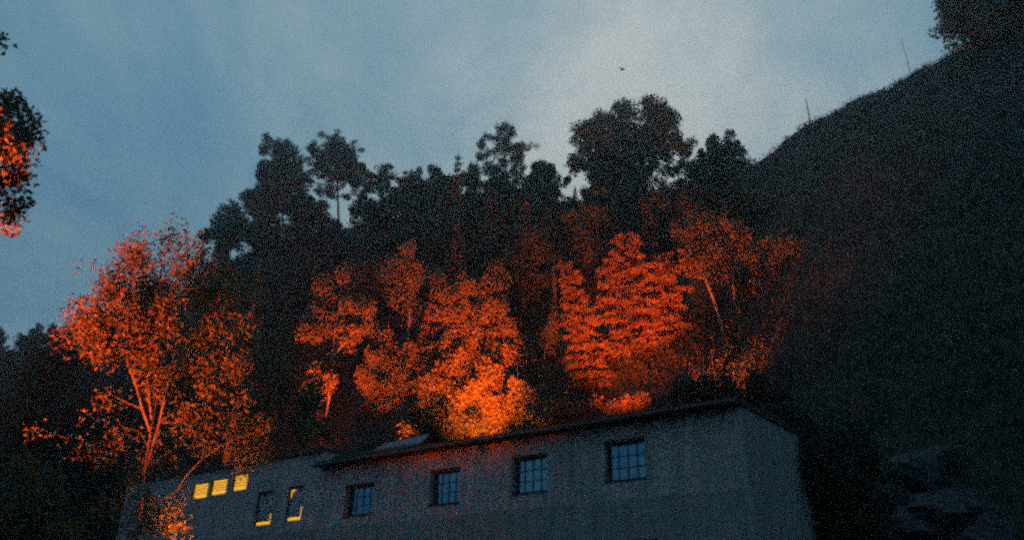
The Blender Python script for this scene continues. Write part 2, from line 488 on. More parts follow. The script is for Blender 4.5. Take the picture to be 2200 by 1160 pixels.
def conifer(name, base, top, rad, lmat, bark, label, nwh=22, per=7, droop=0.35, lsz=0.22, group=None, first=0.12, dens=26, irregular=0.25, cat='tree', side=None, pw=0.85):
    base = np.array(base, float); top = np.array(top, float)
    root = empty(name, tuple(base), label, cat, group)
    H = np.linalg.norm(top - base)
    tr, br, lf = MB(), MB(), MB()
    t = np.linspace(0, 1, 14)[:, None]
    p = base + (top - base) * t; p[1:-1] += np.cumsum(RNG.normal(size=(12, 3)), 0) * 0.015
    tr.tube(p - base, H * 0.016 * (1 - t[:, 0] * 0.93) + 0.008, 8)
    for w in range(nwh):
        f = first + (1 - first) * (w + RNG.uniform(-0.2, 0.2)) / nwh
        f = min(f, 0.985)
        L0 = rad * (1 - f) ** pw * (0.75 + 0.25 * min(1, (f - first) * 6 + 0.3)) + 0.15
        c0 = base + (top - base) * f
        a0 = RNG.uniform(0, 6.28)
        for k in range(per):
            a = a0 + k * 6.283 / per + RNG.normal() * 0.2
            L = L0 * RNG.uniform(1 - irregular * 1.6, 1 + irregular)
            if L < 0.12: continue
            d = np.array([math.cos(a), math.sin(a), 0.0])
            up = 0.35 * f
            P1 = c0 + d * L * 0.5 + np.array([0, 0, L * (0.10 + up * 0.5)])
            P2 = c0 + d * L + np.array([0, 0, L * (up - droop * (1 - f) - 0.05)])
            n = 6
            path = bez(c0, P1, P2, n)
            br.tube(path - base, np.linspace(0.012 + 0.010 * L, 0.004, n), 4)
            m = int(dens * L) + 4
            tt = RNG.uniform(0.12, 1, m) ** 0.8
            cc = (1 - tt)[:, None] ** 2 * c0 + 2 * (tt * (1 - tt))[:, None] * P1 + (tt ** 2)[:, None] * P2
            sw = np.cross(d, [0, 0, 1])
            wdt = 0.26 * L * (1 - tt * 0.75) + 0.06
            s = RNG.normal(size=m) * wdt * 0.8
            cc = cc + s[:, None] * sw - np.abs(s)[:, None] * np.array([0, 0, 0.25]) + RNG.normal(size=(m, 3)) * 0.04
            cc[:, 2] -= RNG.uniform(0, 0.12, m)
            ax = d[None] * 0.8 + np.sign(s)[:, None] * sw * 0.6 + np.array([0, 0, -0.35])
            leaf_quads(lf, cc - base, lsz, 0.32, ax, 0.45)
    tr.build('trunk', bark, root, True); br.build('branches', bark, root)['kind'] = 'stuff'; lf.build('crown', lmat, root)
    return root

# ------------------------------------------------------------------ the building
bld = empty('workshop_building', tuple(B(np.array([14.0, 0, 0]))), 'long rendered building with gridded windows and a taller left part below the hill', 'building')
binv = -np.array(bld.location)
def bpart(mb, name, m, parent=bld):
    o = mb.build(name, m, parent)
    if parent is bld: pass
    return o
def TB(v): return B(v) + binv
H1, H2, ZB, UE, US, WD = 7.56, 8.2, 5.48, 28.1, 15.57, 8.6
grid_win = [(2.77, 4.02, 6.02, 7.06), (5.93, 7.17, 5.96, 6.98), (9.15, 10.38, 5.89, 6.92), (12.84, 14.2, 5.82, 6.80)]
tall_win = [(16.36, 17.2, 5.84, 7.02), (18.0, 18.93, 5.79, 6.98)]
lit_win = [(19.72, 20.66, 7.22, 7.84), (20.96, 22.04, 7.17, 7.78), (22.16, 23.24, 7.12, 7.73)]
low_win = [(2.5, 4.25, 3.0, 4.42), (5.7, 7.35, 3.0, 4.36), (9.0, 10.6, 3.0, 4.3), (12.7, 14.3, 3.0, 4.3), (17.0, 18.6, 3.0, 4.3), (21, 22.6, 3.0, 4.3)]
def facade(mb, u0, u1, z0, z1, w, holes, depth):
    us = sorted({u0, u1} | {h[i] for h in holes for i in (0, 1)}); zs = sorted({z0, z1} | {h[i] for h in holes for i in (2, 3)})
    # subdivide so the plaster edge can wander a little
    for a, b in zip(us[:-1], us[1:]):
        for c, d in zip(zs[:-1], zs[1:]):
            um, zm = (a + b) / 2, (c + d) / 2
            if any(h[0] < um < h[1] and h[2] < zm < h[3] for h in holes): continue
            mb.add(TB(np.array([(a, w, c), (b, w, c), (b, w, d), (a, w, d)])), [(0, 1, 2, 3)])
    for (a, b, c, d) in holes:
        q = [((a, c), (b, c)), ((b, c), (b, d)), ((b, d), (a, d)), ((a, d), (a, c))]
        for (p0, p1) in q:
            mb.add(TB(np.array([(p0[0], w, p0[1]), (p1[0], w, p1[1]), (p1[0], w + depth, p1[1]), (p0[0], w + depth, p0[1])])), [(0, 1, 2, 3)])
D = 0.26
mb = MB(); facade(mb, 0, US, ZB, H1, 0.0, grid_win, D)
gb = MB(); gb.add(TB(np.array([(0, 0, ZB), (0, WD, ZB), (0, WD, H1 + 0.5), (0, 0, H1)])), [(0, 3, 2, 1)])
bpart(gb, 'gable_wall', PLASTER_LOW_SHADE)  # shade on the gable end is put into a darker plaster
mb.add(TB(np.array([(0, WD, 0), (US, WD, 0), (US, WD, H1 + 0.5), (0, WD, H1 + 0.5)])), [(0, 1, 2, 3)])
wall_o = bpart(mb, 'wall', PLASTER); wall_o['label'] = 'pale rough upper wall of the long lower part'
mb = MB(); facade(mb, US + 0.002, UE, ZB, H2, -0.004, tall_win + lit_win, D)
mb.add(TB(np.array([(UE, 0, 0), (UE, WD, 0), (UE, WD, H2 + 0.5), (UE, 0, H2)])), [(0, 1, 2, 3)])
mb.add(TB(np.array([(US + 0.002, 0, H1), (US + 0.002, WD, H1), (US + 0.002, WD, H2 + 0.5), (US + 0.002, 0, H2)])), [(0, 3, 2, 1)])
mb.add(TB(np.array([(US, WD, 0), (UE, WD, 0), (UE, WD, H2 + 0.5), (US, WD, H2 + 0.5)])), [(0, 1, 2, 3)])
bpart(mb, 'wall', PLASTER)['label'] = 'upper wall of the taller left part'
mb = MB(); facade(mb, -0.06, UE + 0.06, 0.0, ZB, -0.06, low_win, D + 0.06)
mb.add(TB(np.array([(-0.06, -0.06, ZB), (UE + 0.06, -0.06, ZB), (UE + 0.06, 0.0, ZB + 0.03), (-0.06, 0.0, ZB + 0.03)])), [(0, 1, 2, 3)])
mb.add(TB(np.array([(-0.06, -0.06, 0), (-0.06, WD, 0), (-0.06, WD, ZB), (-0.06, -0.06, ZB)])), [(0, 3, 2, 1)])
mb.add(TB(np.array([(-0.06, -0.06, ZB), (-0.06, WD, ZB), (0, WD, ZB + 0.03), (0, 0, ZB + 0.03)])), [(0, 3, 2, 1)])
bpart(mb, 'lower_wall', PLASTER_LOW_SHADE)
# dark interior backing so no light crosses the building
mb = MB(); mb.box((0.05, D + 1.6, 0.05), (UE - 0.05, D + 1.7, H1 - 0.05), TB); bpart(mb, 'inner_wall', FRAME)
# roofs: low mono-pitch with overhanging eave
def roof(mb, u0, u1, z, ov=0.34, th=0.13):
    lo = [(u0, -ov, z - 0.03), (u1, -ov, z - 0.03), (u1, WD + 0.2, z + 0.5), (u0, WD + 0.2, z + 0.5)]
    v = np.array(lo + [(a, b, c + th) for a, b, c in lo], float)
    mb.add(TB(v), [(0, 3, 2, 1), (4, 5, 6, 7), (0, 1, 5, 4), (1, 2, 6, 5), (2, 3, 7, 6), (3, 0, 4, 7)])
mb = MB(); roof(mb, -0.05, US - 0.01, H1 + 0.035); r1 = bpart(mb, 'roof', ROOFING)
mb = MB(); roof(mb, US - 0.02, UE + 0.3, H2 + 0.035, 0.12); r2 = bpart(mb, 'roof', ROOFING)
mb = MB(); mb.box((-0.06, -0.372, H1 + 0.02), (US - 0.02, -0.345, H1 + 0.16), TB); o = mb.build('fascia', TIMBER, r1)
mb = MB(); mb.box((US - 0.04, -0.152, H2 - 0.02), (UE + 0.3, -0.125, H2 + 0.16), TB); o = mb.build('fascia', TIMBER, r2)
# gutter with brackets along the long eave
mb = MB(); mb.tube(TB(np.array([(u, -0.43, H1 + 0.03) for u in np.linspace(-0.06, US - 0.05, 14)])), 0.055, 8, True)
mb.build('gutter', FRAME, r1, True)

pane_mesh_cache = {}
def grid_window(u0, u1, z0, z1, cols=4, rows=3, glass=GLASS):
    fr = MB(); w = D - 0.06
    t = 0.045
    fr.box((u0, w, z0), (u1, w + 0.06, z0 + t), TB); fr.box((u0, w, z1 - t), (u1, w + 0.06, z1), TB)
    fr.box((u0, w, z0 + t), (u0 + t, w + 0.06, z1 - t), TB); fr.box((u1 - t, w, z0 + t), (u1, w + 0.06, z1 - t), TB)
    f = bpart(fr, 'window', FRAME)
    cu = np.linspace(u0 + t, u1 - t, cols + 1); cz = np.linspace(z0 + t, z1 - t, rows + 1)
    mt = MB()
    for a in cu[1:-1]: mt.box((a - 0.011, w + 0.004, z0 + t), (a + 0.011, w + 0.05, z1 - t), TB)
    for a in cz[1:-1]: mt.box((u0 + t, w + 0.001, a - 0.011), (u1 - t, w + 0.053, a + 0.011), TB)
    mt.build('glazing_bars', FRAME, f)
    mt = MB(); mt.box((u0 - 0.03, -0.03, z0 - 0.05), (u1 + 0.03, D, z0 - 0.003), TB); mt.build('sill', TIMBER, f)
    mt = MB(); mt.box((u0 - 0.02, -0.012, z1 + 0.002), (u1 + 0.02, 0.03, z1 + 0.06), TB); mt.build('lintel', TIMBER, f)
    for i in range(cols):
        for j in range(rows):
            a, b = cu[i] + 0.012, cu[i + 1] - 0.012; c, d = cz[j] + 0.012, cz[j + 1] - 0.012
            dy = RNG.uniform(-0.004, 0.004, 4)
            y = w + 0.028
            v = np.array([(a, y + dy[0], c), (b, y + dy[1], c), (b, y + dy[2], d), (a, y + dy[3], d), (a, y + .012, c), (b, y + .012, c), (b, y + .012, d), (a, y + .012, d)])
            pm = MB(); pm.add(TB(v), [(0, 1, 2, 3), (4, 7, 6, 5), (0, 4, 5, 1), (1, 5, 6, 2), (2, 6, 7, 3), (3, 7, 4, 0)])
            pm.build('pane', glass, f)
    return f
for gw in grid_win: grid_window(*gw)
for gw in low_win[:2]: grid_window(*gw, cols=4, rows=4)
for gw in low_win[2:]: grid_window(*gw, cols=2, rows=2)
# two tall windows: dark blind with the lit room showing round its edge
for i, (u0, u1, z0, z1) in enumerate(tall_win):
    w = 0.04; t = 0.05
    fr = MB()
    fr.box((u0, w, z0), (u1, w + 0.06, z0 + t * .6), TB); fr.box((u0, w, z1 - t), (u1, w + 0.06, z1), TB)
    fr.box((u0, w, z0 + t * .6), (u0 + t * .6, w + 0.06, z1 - t), TB); fr.box((u1 - t, w, z0 + t * .6), (u1, w + 0.06, z1 - t), TB)
    f = bpart(fr, 'window', FRAME)
    f['label'] = 'tall window with a yellow lit edge along its bottom and right side'
    mt = MB(); mt.box((u0 + 0.03, w + 0.02, z0 + 0.03), (u1 - t, w + 0.032, z1 - t), TB); mt.build('pane', CLEAR, f)
    mt = MB(); mt.box((u0 - 0.02, -0.012, z1 + 0.002), (u1 + 0.02, 0.03, z1 + 0.06), TB); mt.build('lintel', TIMBER, f)
    # blind: u grows to the left, so the lit strip on the right is at small u
    bl = MB(); y0 = w + 0.037
    a, b, c, d = u0 + 0.15, u1 + 0.02, z0 + 0.14, z1 + 0.02
    if i == 0:
        poly = [(a, c), (b, c), (b, d - 0.30), (b - 0.16, d - 0.16), (b - 0.20, d - 0.07), (b - 0.34, d - 0.07), (b - 0.34, d), (a, d)]
        poly = [(a - 0.0, c), (b, c), (b, d - 0.40), (b - 0.13, d - 0.36), (b - 0.17, d - 0.14), (b - 0.36, d - 0.09), (a - 0.12, d - 0.02), (a - 0.14, c + 0.42), (a, c + 0.34)]
    else:
        poly = [(a, c), (b, c), (b, d), (a - 0.12, d), (a - 0.14, c + 0.36), (a, c + 0.28)]
    n = len(poly)
    vf = [(u, y0, z) for u, z in poly] + [(u, y0 + 0.01, z) for u, z in poly]
    fan = [(0, k, k + 1) for k in range(1, n - 1)]
    # fan from the polygon centre keeps the notched outline
    cxy = (sum(p[0] for p in poly) / n, sum(p[1] for p in poly) / n)
    vf = [(cxy[0], y0, cxy[1])] + [(u, y0, z) for u, z in poly] + [(cxy[0], y0 + 0.01, cxy[1])] + [(u, y0 + 0.01, z) for u, z in poly]
    f3 = [(0, 1 + k, 1 + (k + 1) % n) for k in range(n)] + [(n + 1, n + 2 + (k + 1) % n, n + 2 + k) for k in range(n)]
    bl.add(TB(np.array(vf)), None, f3); bl.build('blind', BLIND, f)
    mt = MB(); mt.box((u0, w + 0.064, z0), (u1, w + 0.074, z1), TB); mt.build('lit_room', LIT, f)
# three small lit windows under the eave, slatted blinds
for i, (u0, u1, z0, z1) in enumerate(lit_win):
    w = 0.06; t = 0.025
    fr = MB()
    fr.box((u0, w, z0), (u1, w + 0.05, z0 + t), TB); fr.box((u0, w, z1 - t), (u1, w + 0.05, z1), TB)
    fr.box((u0, w, z0 + t), (u0 + t, w + 0.05, z1 - t), TB); fr.box((u1 - t, w, z0 + t), (u1, w + 0.05, z1 - t), TB)
    f = bpart(fr, 'window', FRAME); f['label'] = 'small brightly lit yellow window with blind slats'
    mt = MB(); mt.box((u0 + t, w + 0.02, z0 + t), (u1 - t, w + 0.028, z1 - t), TB); mt.build('pane', CLEAR, f)
    for k in range(4):
        z = z0 + (z1 - z0) * (0.30 + 0.165 * k)
        s = MB(); s.box((u0 + t, w + 0.05, z), (u1 - t, w + 0.058, z + 0.028), TB); s.build('slat', SLAT, f)
    mt = MB(); mt.box((u0 - 0.0, w + 0.10, z0), (u1 + 0.0, w + 0.11, z1), TB); mt.build('lit_room', LIT, f)
# roof hatch with zinc panel, standing on the low roof beside the taller part
mb = MB()
def hatch(u0, u1, w0, w1, z0, z1a, z1b):
    v = np.array([(u0, w0, z0), (u1, w0, z0), (u1, w1, z0), (u0, w1, z0), (u0, w0, z1a), (u1, w0, z1a), (u1, w1, z1b), (u0, w1, z1b)])
    mb.add(TB(v), [(0, 3, 2, 1), (4, 5, 6, 7), (0, 1, 5, 4), (1, 2, 6, 5), (2, 3, 7, 6), (3, 0, 4, 7)])
hatch(11.4, US - 0.04, 0.5, 4.5, H1 + 0.1, 8.12, 9.0)
ht = bpart(mb, 'roof_hatch', ROOFING)
mb = MB()
v = np.array([(11.35, 0.45, 8.05), (13.7, 0.45, 8.05), (13.4, 0.9, 8.42), (11.35, 0.9, 8.50)])
v2 = v + np.array([0, 0.03, -0.04])
mb.add(TB(np.vstack([v, v2])), [(0, 1, 2, 3), (7, 6, 5, 4), (0, 4, 5, 1), (1, 5, 6, 2), (2, 6, 7, 3), (3, 7, 4, 0)])
mb.build('zinc_panel', METAL, ht)

# ------------------------------------------------------------------ floodlights (sodium) behind the roof and on the lane
AMBER = (1.0, 0.09, 0.004)
def flood(loc, target, power, label, spot=80, blend=0.6, soft=0.12, pole_to=None, col=AMBER, aim_lens=True):
    loc = np.array(loc, float); target = np.array(target, float)
    root = empty('floodlight', tuple(loc), label, 'floodlight')
    d = Vector(tuple(target - loc)).normalized()
    q = d.to_track_quat('Y', 'Z')
    Rm = np.array(q.to_matrix())
    T = lambda v: v @ Rm.T
    mb = MB(); mb.box((-0.20, -0.16, -0.13), (0.20, 0.06, 0.13), T); mb.box((-0.16, -0.21, -0.09), (0.16, -0.16, 0.09), T)
    for k in range(5): mb.box((-0.18, -0.20, -0.11 + k * 0.05), (0.18, -0.16, -0.10 + k * 0.05), T)
    h = mb.build('housing', HOUSING, root)
    mb = MB(); mb.box((-0.18, 0.061, -0.11), (0.18, 0.068, 0.11), T); mb.build('lens', LAMPGLASS, root)
    mb = MB()
    mb.box((-0.23, -0.03, -0.02), (-0.205, 0.03, 0.02), T)
    z = -0.3 if pole_to is None else pole_to - loc[2]
    mb.tube([(-0.22, 0, 0), (-0.22, 0, -0.22), (0.22, 0, -0.22), (0.22, 0, 0)], 0.014, 5)
    mb.build('bracket', POLE, root)
    if z < -0.3:
        mb = MB(); mb.tube([(0, 0, z), (0, 0, -0.22)], [0.055, 0.035], 8, True); mb.build('post', POLE, root)
    ld = bpy.data.lights.new('sodium_lamp', 'SPOT'); ld.energy = power; ld.color = col; ld.spot_size = math.radians(spot); ld.spot_blend = blend; ld.shadow_soft_size = soft
    lo = bpy.data.objects.new('sodium_lamp', ld); COL.objects.link(lo); lo.parent = root
    lo.location = tuple(np.array(d) * 0.24); lo.rotation_euler = d.to_track_quat('-Z', 'Y').to_euler()
    return root
def gz(P, h): 
    P = np.array(P, float); P[2] = float(ground(P[0], P[1])) + h; return P
# a row of floodlights on short masts along the rear edge of the roof, each aimed at its own trees
def roof_flood(px, r, tgt, power, label, spot, blend=0.7):
    P = at(px, 930, r); P[2] = 8.75
    return flood(P, at(*tgt), power, label, spot * 1.25, 1.0, pole_to=8.0)
roof_flood(1040, 34.5, (1015, 770, 47), 150000, 'roof floodlight aimed at the tall orange tree in the middle', 30)
roof_flood(1330, 31.5, (1335, 665, 48), 230000, 'roof floodlight aimed at the layered spruces', 26)
roof_flood(720, 42.0, (715, 690, 50), 60000, 'roof floodlight aimed at the rounded red tree', 32)
roof_flood(860, 38.0, (850, 720, 50), 42000, 'roof floodlight aimed at the narrow birch and the spiky shrubs', 26)
LD = gz(at(1490, 850, 38.5), 2.6)
flood(LD, at(1610, 610, 48.5), 46000, 'floodlight low on the bank aimed at the slanting birch trunks', 66, 1.0, pole_to=float(ground(LD[0], LD[1])))
roof_flood(560, 44.0, (560, 790, 54), 16000, 'roof floodlight of low power left of the others, aimed at the broad brown tree', 60)
# foot of the brightest bush
LA = gz(at(1056, 935, 41.5), 3.6)
flood(LA, at(1050, 860, 45.2), 8500, 'floodlight on a post on the bank, right below the brightest bush', 76, 0.8, col=(1.0, 0.24, 0.02), pole_to=float(ground(LA[0], LA[1])))
# visible fixture lying on the roof edge
fx = B(np.array([4.55, 2.4, H1 + 0.62]))
flood(fx, fx + np.array([1.0, 6.0, 4.0]), 90, 'small pale floodlight at the roof edge below the spruces', 90, 0.8)
# E/F: street lamps on the lane at the left, below the picture edge
LE = np.array([-10.2, 8.2, 2.9])
flood(LE, at(320, 665, 16.0), 25000, 'lamp on a lane post lighting the birch from the left', 48, 0.7, pole_to=0.0)
LG = np.array([-4.6, 13.2, 2.3])
flood(LG, at(430, 1010, 16.0), 1500, 'low lane lamp lighting the right hand twigs of the birch', 62, 0.8, col=(1.0, 0.17, 0.012), pole_to=0.0)
LW = np.array([-6.5, 15.5, 2.6])
flood(LW, B(np.array([12.5, 0, 6.6])), 260, 'dim lane lamp casting a weak orange light on the facade', 70, 1.0, pole_to=0.0)
LF = np.array([-8.0, 9.0, 2.9])
flood(LF, at(25, 440, 12.0), 17000, 'lamp on a lane post lighting the overhanging branch', 54, 0.8, pole_to=0.0)

# ------------------------------------------------------------------ lit trees just behind the building
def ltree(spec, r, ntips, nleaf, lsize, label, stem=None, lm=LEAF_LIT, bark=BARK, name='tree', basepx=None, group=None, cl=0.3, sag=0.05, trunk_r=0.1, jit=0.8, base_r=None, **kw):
    xs = [s[0] for s in spec]; ys = [s[1] for s in spec]
    bx = basepx if basepx is not None else sum(xs) / len(xs)
    F0 = foot(bx, base_r or r)
    if stem is None:
        top = min(spec, key=lambda s: s[1])
        bot = max(spec, key=lambda s: s[1])
        stem = [[(bx, max(ys) + 10), ((bx + top[0]) / 2, (top[1] + bot[1]) / 2), (top[0], top[1])]]
    stems = [pstem(s, r, F0 if i == 0 else None) for i, s in enumerate(stem)]
    return lobe_tree(name, F0, stems, plobes(spec, r, jit=jit), ntips, nleaf, lsize, lm, bark, label, cl=cl, sag=sag, trunk_r=trunk_r, group=group, **kw)

# T1 narrow young birch
ltree([(880, 545, 22, 26), (868, 590, 38, 34), (900, 610, 32, 34), (850, 640, 26, 26), (885, 665, 36, 30)], 53, 130, 26, 0.16,
      'narrow young birch with a reddish lit stem above the spiky shrubs', stem=[[(878, 720), (882, 640), (880, 540)]], bark=BARK_BIRCH, name='birch_tree', basepx=876)
# T2 red tree, upper left
ltree([(742, 600, 26, 22, .8), (700, 625, 30, 28), (690, 680, 42, 40), (735, 665, 40, 34), (780, 660, 34, 26), (710, 730, 34, 34), (665, 715, 22, 26), (760, 720, 34, 26), (808, 700, 16, 26, .7)], 49, 260, 30, 0.15,
      'red lit tree with a rounded crown left of the narrow birch', stem=[[(706, 860), (712, 760), (735, 620)], [(712, 770), (770, 700), (815, 690)]], name='birch_tree', bark=BARK_BIRCH, basepx=706)
ltree([(690, 800, 26, 38), (705, 830, 20, 26), (670, 840, 22, 24, .7)], 48, 90, 26, 0.14, 'small orange lit bush under the red crowned tree', basepx=690, name='bush', trunk_r=0.05)
# T3 upright spiky shrubs
for (bx, tx, ty, h, lab) in [(800, 790, 760, 60, 'leftmost upright spiky shrub lit orange above the roof hatch'), (822, 832, 735, 70, 'tallest upright spiky shrub in the row above the roof hatch'), (850, 872, 720, 64, 'rightmost upright spiky shrub leaning away from the row')]:
    ltree([(tx, ty + 20, 12, 34), ((tx + bx) / 2, ty + 70, 17, 34), (bx, ty + 110, 18, 30), (tx - 14, ty + 55, 10, 22, .8), (tx + 14, ty + 60, 10, 24, .8)], 48, 90, 26, 0.14, lab, basepx=bx, name='shrub', group='upright shrubs above the roof hatch', trunk_r=0.05,
          axis=np.array([0, 0, 0.9]), spread=0.7, elong=0.4)
# T4 tall tree in the middle, and the brightest bush at its foot
ltree([(1062, 605, 30, 22), (955, 622, 28, 22), (1000, 640, 45, 34), (1040, 640, 34, 34), (965, 680, 34, 34), (1062, 685, 32, 44), (1000, 600, 22, 24, .7), (1085, 700, 28, 26, .6), (950, 750, 34, 34), (1005, 745, 44, 44), (985, 800, 50, 36), (1060, 760, 34, 40)], 47.5, 480, 30, 0.14,
      'tall orange lit tree in the middle with a ragged split crown', stem=[[(1050, 880), (1030, 780), (1000, 700), (965, 620)], [(1030, 780), (1060, 690), (1062, 600)]], basepx=1055, trunk_r=0.13)
ltree([(1040, 830, 46, 40), (1070, 880, 44, 34, 1.3), (1125, 872, 24, 26), (1095, 840, 26, 24), (985, 850, 34, 26), (930, 845, 36, 24), (900, 815, 16, 26), (1062, 920, 26, 14, 1.4), (1140, 860, 12, 16, .7), (960, 800, 28, 26, .7)], 45.2, 360, 30, 0.13,
      'brightest yellow orange bush just above the middle of the roof', stem=[[(1062, 935), (1060, 900), (1040, 820)], [(1062, 925), (1000, 870), (905, 820)], [(1062, 925), (1100, 890), (1140, 862)]], basepx=1062, name='bush', trunk_r=0.08)
ltree([(1095, 560, 24, 20), (1100, 590, 20, 24), (1085, 575, 18, 18)], 56, 40, 26, 0.17, 'small dim round crown high above the brightest bush', name='tree')
# T5 layered spruce, T6 big spruce
conifer('spruce_tree', foot(1275, 48), at(1215, 560, 48), 1.55, LEAF_SPRUCE, BARK, 'slim layered spruce lit orange left of the big spruce', nwh=15, per=8, droop=0.22, lsz=0.2, dens=95, first=0.12, irregular=0.3, pw=0.42)
conifer('spruce_tree', foot(1350, 49.5), at(1345, 500, 49.5), 2.3, LEAF_SPRUCE, BARK, 'tallest spruce glowing red orange with wide drooping boughs', nwh=19, per=8, droop=0.30, lsz=0.21, dens=90, first=0.10, irregular=0.35, pw=0.42)
conifer('spruce_tree', foot(1432, 49), at(1428, 545, 49), 1.9, LEAF_SPRUCE, BARK, 'slightly shorter spruce touching the right side of the tallest one', nwh=16, per=8, droop=0.3, lsz=0.2, dens=85, first=0.16, irregular=0.4, pw=0.45)
# low bushes at the roof edge
for (x, y, rx, ry, lab) in [(1200, 893, 40, 18, 'low orange bush at the roof edge below the slim spruce'), (1262, 886, 42, 18, 'low bush at the roof edge between the two spruce trunks'), (1335, 874, 46, 16, 'low bush at the roof edge right above the small floodlight')]:
    ltree([(x - rx * .5, y, rx * .6, ry), (x + rx * .5, y - 4, rx * .6, ry), (x, y + 14, rx * .7, ry * .6)], 43.5, 60, 26, 0.14, lab, lm=LEAF_SPRUCE, name='bush', trunk_r=0.04, group='low bushes at the roof edge', axis=np.array([0.2, 0, 0.1]))
# T7 slanting birches at the right
ltree([(1480, 500, 34, 26), (1520, 490, 40, 28), (1500, 560, 34, 30), (1548, 560, 36, 34, .7)], 47, 190, 22, 0.14, 'birch with the brightest slanting trunk right of the big spruce', bark=BARK_BIRCH, name='birch_tree',
      stem=[[(1588, 850), (1562, 760), (1545, 690), (1522, 620), (1482, 545), (1478, 500)]], basepx=1590, group='slanting birches at the right', cl=0.34, sag=0.12, trunk_r=0.14, dens=1.0)
ltree([(1600, 520, 44, 32), (1570, 590, 30, 28, .6), (1640, 580, 40, 30), (1680, 545, 40, 30), (1600, 640, 28, 24, .5), (1660, 640, 30, 20, .5), (1560, 480, 30, 20, .8)], 48.5, 220, 22, 0.14, 'upright birch with a wispy crown between the two slanting ones', bark=BARK_BIRCH, name='birch_tree',
      stem=[[(1604, 860), (1600, 780), (1585, 690), (1572, 600), (1590, 520)]], basepx=1605, group='slanting birches at the right', cl=0.34, sag=0.12, trunk_r=0.14, dens=1.0)
ltree([(1740, 610, 36, 26), (1700, 600, 34, 24), (1760, 650, 26, 24, .7), (1700, 660, 26, 20, .5), (1730, 560, 34, 26, .7)], 50, 130, 22, 0.15, 'farthest right birch leaning left with a thin reddish trunk', bark=BARK_BIRCH, name='birch_tree',
      stem=[[(1800, 790), (1785, 740), (1762, 670), (1735, 600)]], basepx=1805, group='slanting birches at the right', cl=0.34, sag=0.12, trunk_r=0.12, dens=1.0)
ltree([(1600, 710, 26, 20), (1640, 728, 34, 22), (1605, 748, 24, 22), (1660, 762, 24, 12, .6)], 46.5, 60, 24, 0.13, 'small orange sapling crown in front of the upright birch', bark=BARK_BIRCH, name='sapling',
      stem=[[(1705, 800), (1690, 782), (1655, 755), (1615, 722)]], basepx=1706, cl=0.26, trunk_r=0.06)
# dim brown trees above them
for (x, y, s, lab) in [(1640, 440, 1.0, 'dim brown crown above the slanting birches, left one'), (1730, 470, 0.9, 'dim brown crown above the slanting birches, middle one'), (1810, 520, 0.9, 'dim brown crown above the slanting birches, right one')]:
    ltree([(x, y, 44 * s, 34 * s), (x - 30, y + 40, 34 * s, 28 * s), (x + 34, y + 44, 32 * s, 30 * s), (x, y + 80, 40 * s, 26 * s)], 57, 130, 18, 0.2, lab, lm=LEAF_LIT, cl=0.4, group='dim brown crowns above the slanting birches')
# faintly lit conifers up the slope
for (tx, ty, b, r, rad, lab) in [(985, 325, 600, 64, 1.9, 'thin spruce tip on the skyline left of the spiky pine'), (1060, 400, 640, 60, 2.6, 'dim reddish spruce below the spiky pine'), (1130, 430, 620, 61, 2.4, 'dim spruce right below the spiky pine'), (1260, 430, 640, 60, 2.5, 'dim spruce above the slim layered spruce'), (985, 470, 640, 57, 1.7, 'narrow dim spruce above the tall orange tree'), (560, 560, 800, 52, 2.6, 'dark spruce behind the right side of the near birch'), (930, 620, 800, 50, 1.6, 'dark spruce between the narrow birch and the tall orange tree')]:
    T = at(tx, ty, r); B0 = gz(T, -0.2)
    conifer('spruce_tree', B0, T, rad, LEAF_SPRUCE if tx > 700 else LEAF_PINE, BARK, lab, nwh=20, per=7, lsz=0.26, dens=24, first=0.12)

# ------------------------------------------------------------------ skyline trees
def stree(spec, r, ntips, nleaf, lsize, label, **kw):
    kw.setdefault('jit', 1.2); kw.setdefault('clump', 1.6); kw.setdefault('vs', 0.42); ntips = int(ntips * 1.35)
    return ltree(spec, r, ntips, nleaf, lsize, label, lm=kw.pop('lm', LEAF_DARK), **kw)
RR = 76
stree([(600, 320, 24, 20), (615, 350, 34, 26), (585, 380, 34, 30), (560, 360, 16, 16, .8), (630, 400, 34, 30), (590, 430, 44, 32), (552, 420, 20, 22, .7), (645, 440, 30, 26)], 84, 300, 30, 0.27,
      'tall dark double topped tree on the skyline left of the umbrella pine', basepx=605, cl=0.42, trunk_r=0.2)
stree([(565, 440, 40, 30), (530, 430, 16, 18), (505, 465, 34, 20), (480, 485, 24, 20), (455, 510, 20, 20), (500, 510, 44, 26)], 86, 190, 28, 0.27, 'low dark tree stepping down the skyline above the near birch', basepx=510, cl=0.42)
stree([(727, 410, 30, 14, .5), (765, 425, 26, 14, .4), (692, 418, 26, 14, .5), (712, 312, 32, 18, 1.2), (744, 330, 34, 18, 1.2), (685, 338, 30, 16, 1.2), (725, 358, 52, 18, 1.4), (765, 362, 30, 12), (700, 375, 34, 10), (775, 385, 26, 12, .8), (745, 385, 30, 10), (690, 400, 20, 8, .5), (770, 410, 24, 8, .5)], 82, 330, 34, 0.26,
      'umbrella shaped pine with a bare trunk on the skyline', lm=LEAF_PINE, name='pine_tree', basepx=728, stem=[[(728, 470), (727, 400), (722, 340), (715, 312)]], cl=0.36, flat=0.5, trunk_r=0.2, elong=0.3)
stree([(825, 358, 14, 14), (815, 380, 22, 12), (840, 378, 14, 8), (800, 400, 22, 12), (835, 400, 16, 8, .6)], 82, 80, 26, 0.25, 'small flat topped pine on the skyline beside the umbrella pine', lm=LEAF_PINE, name='pine_tree', basepx=815, cl=0.34, flat=0.6, elong=0.3)
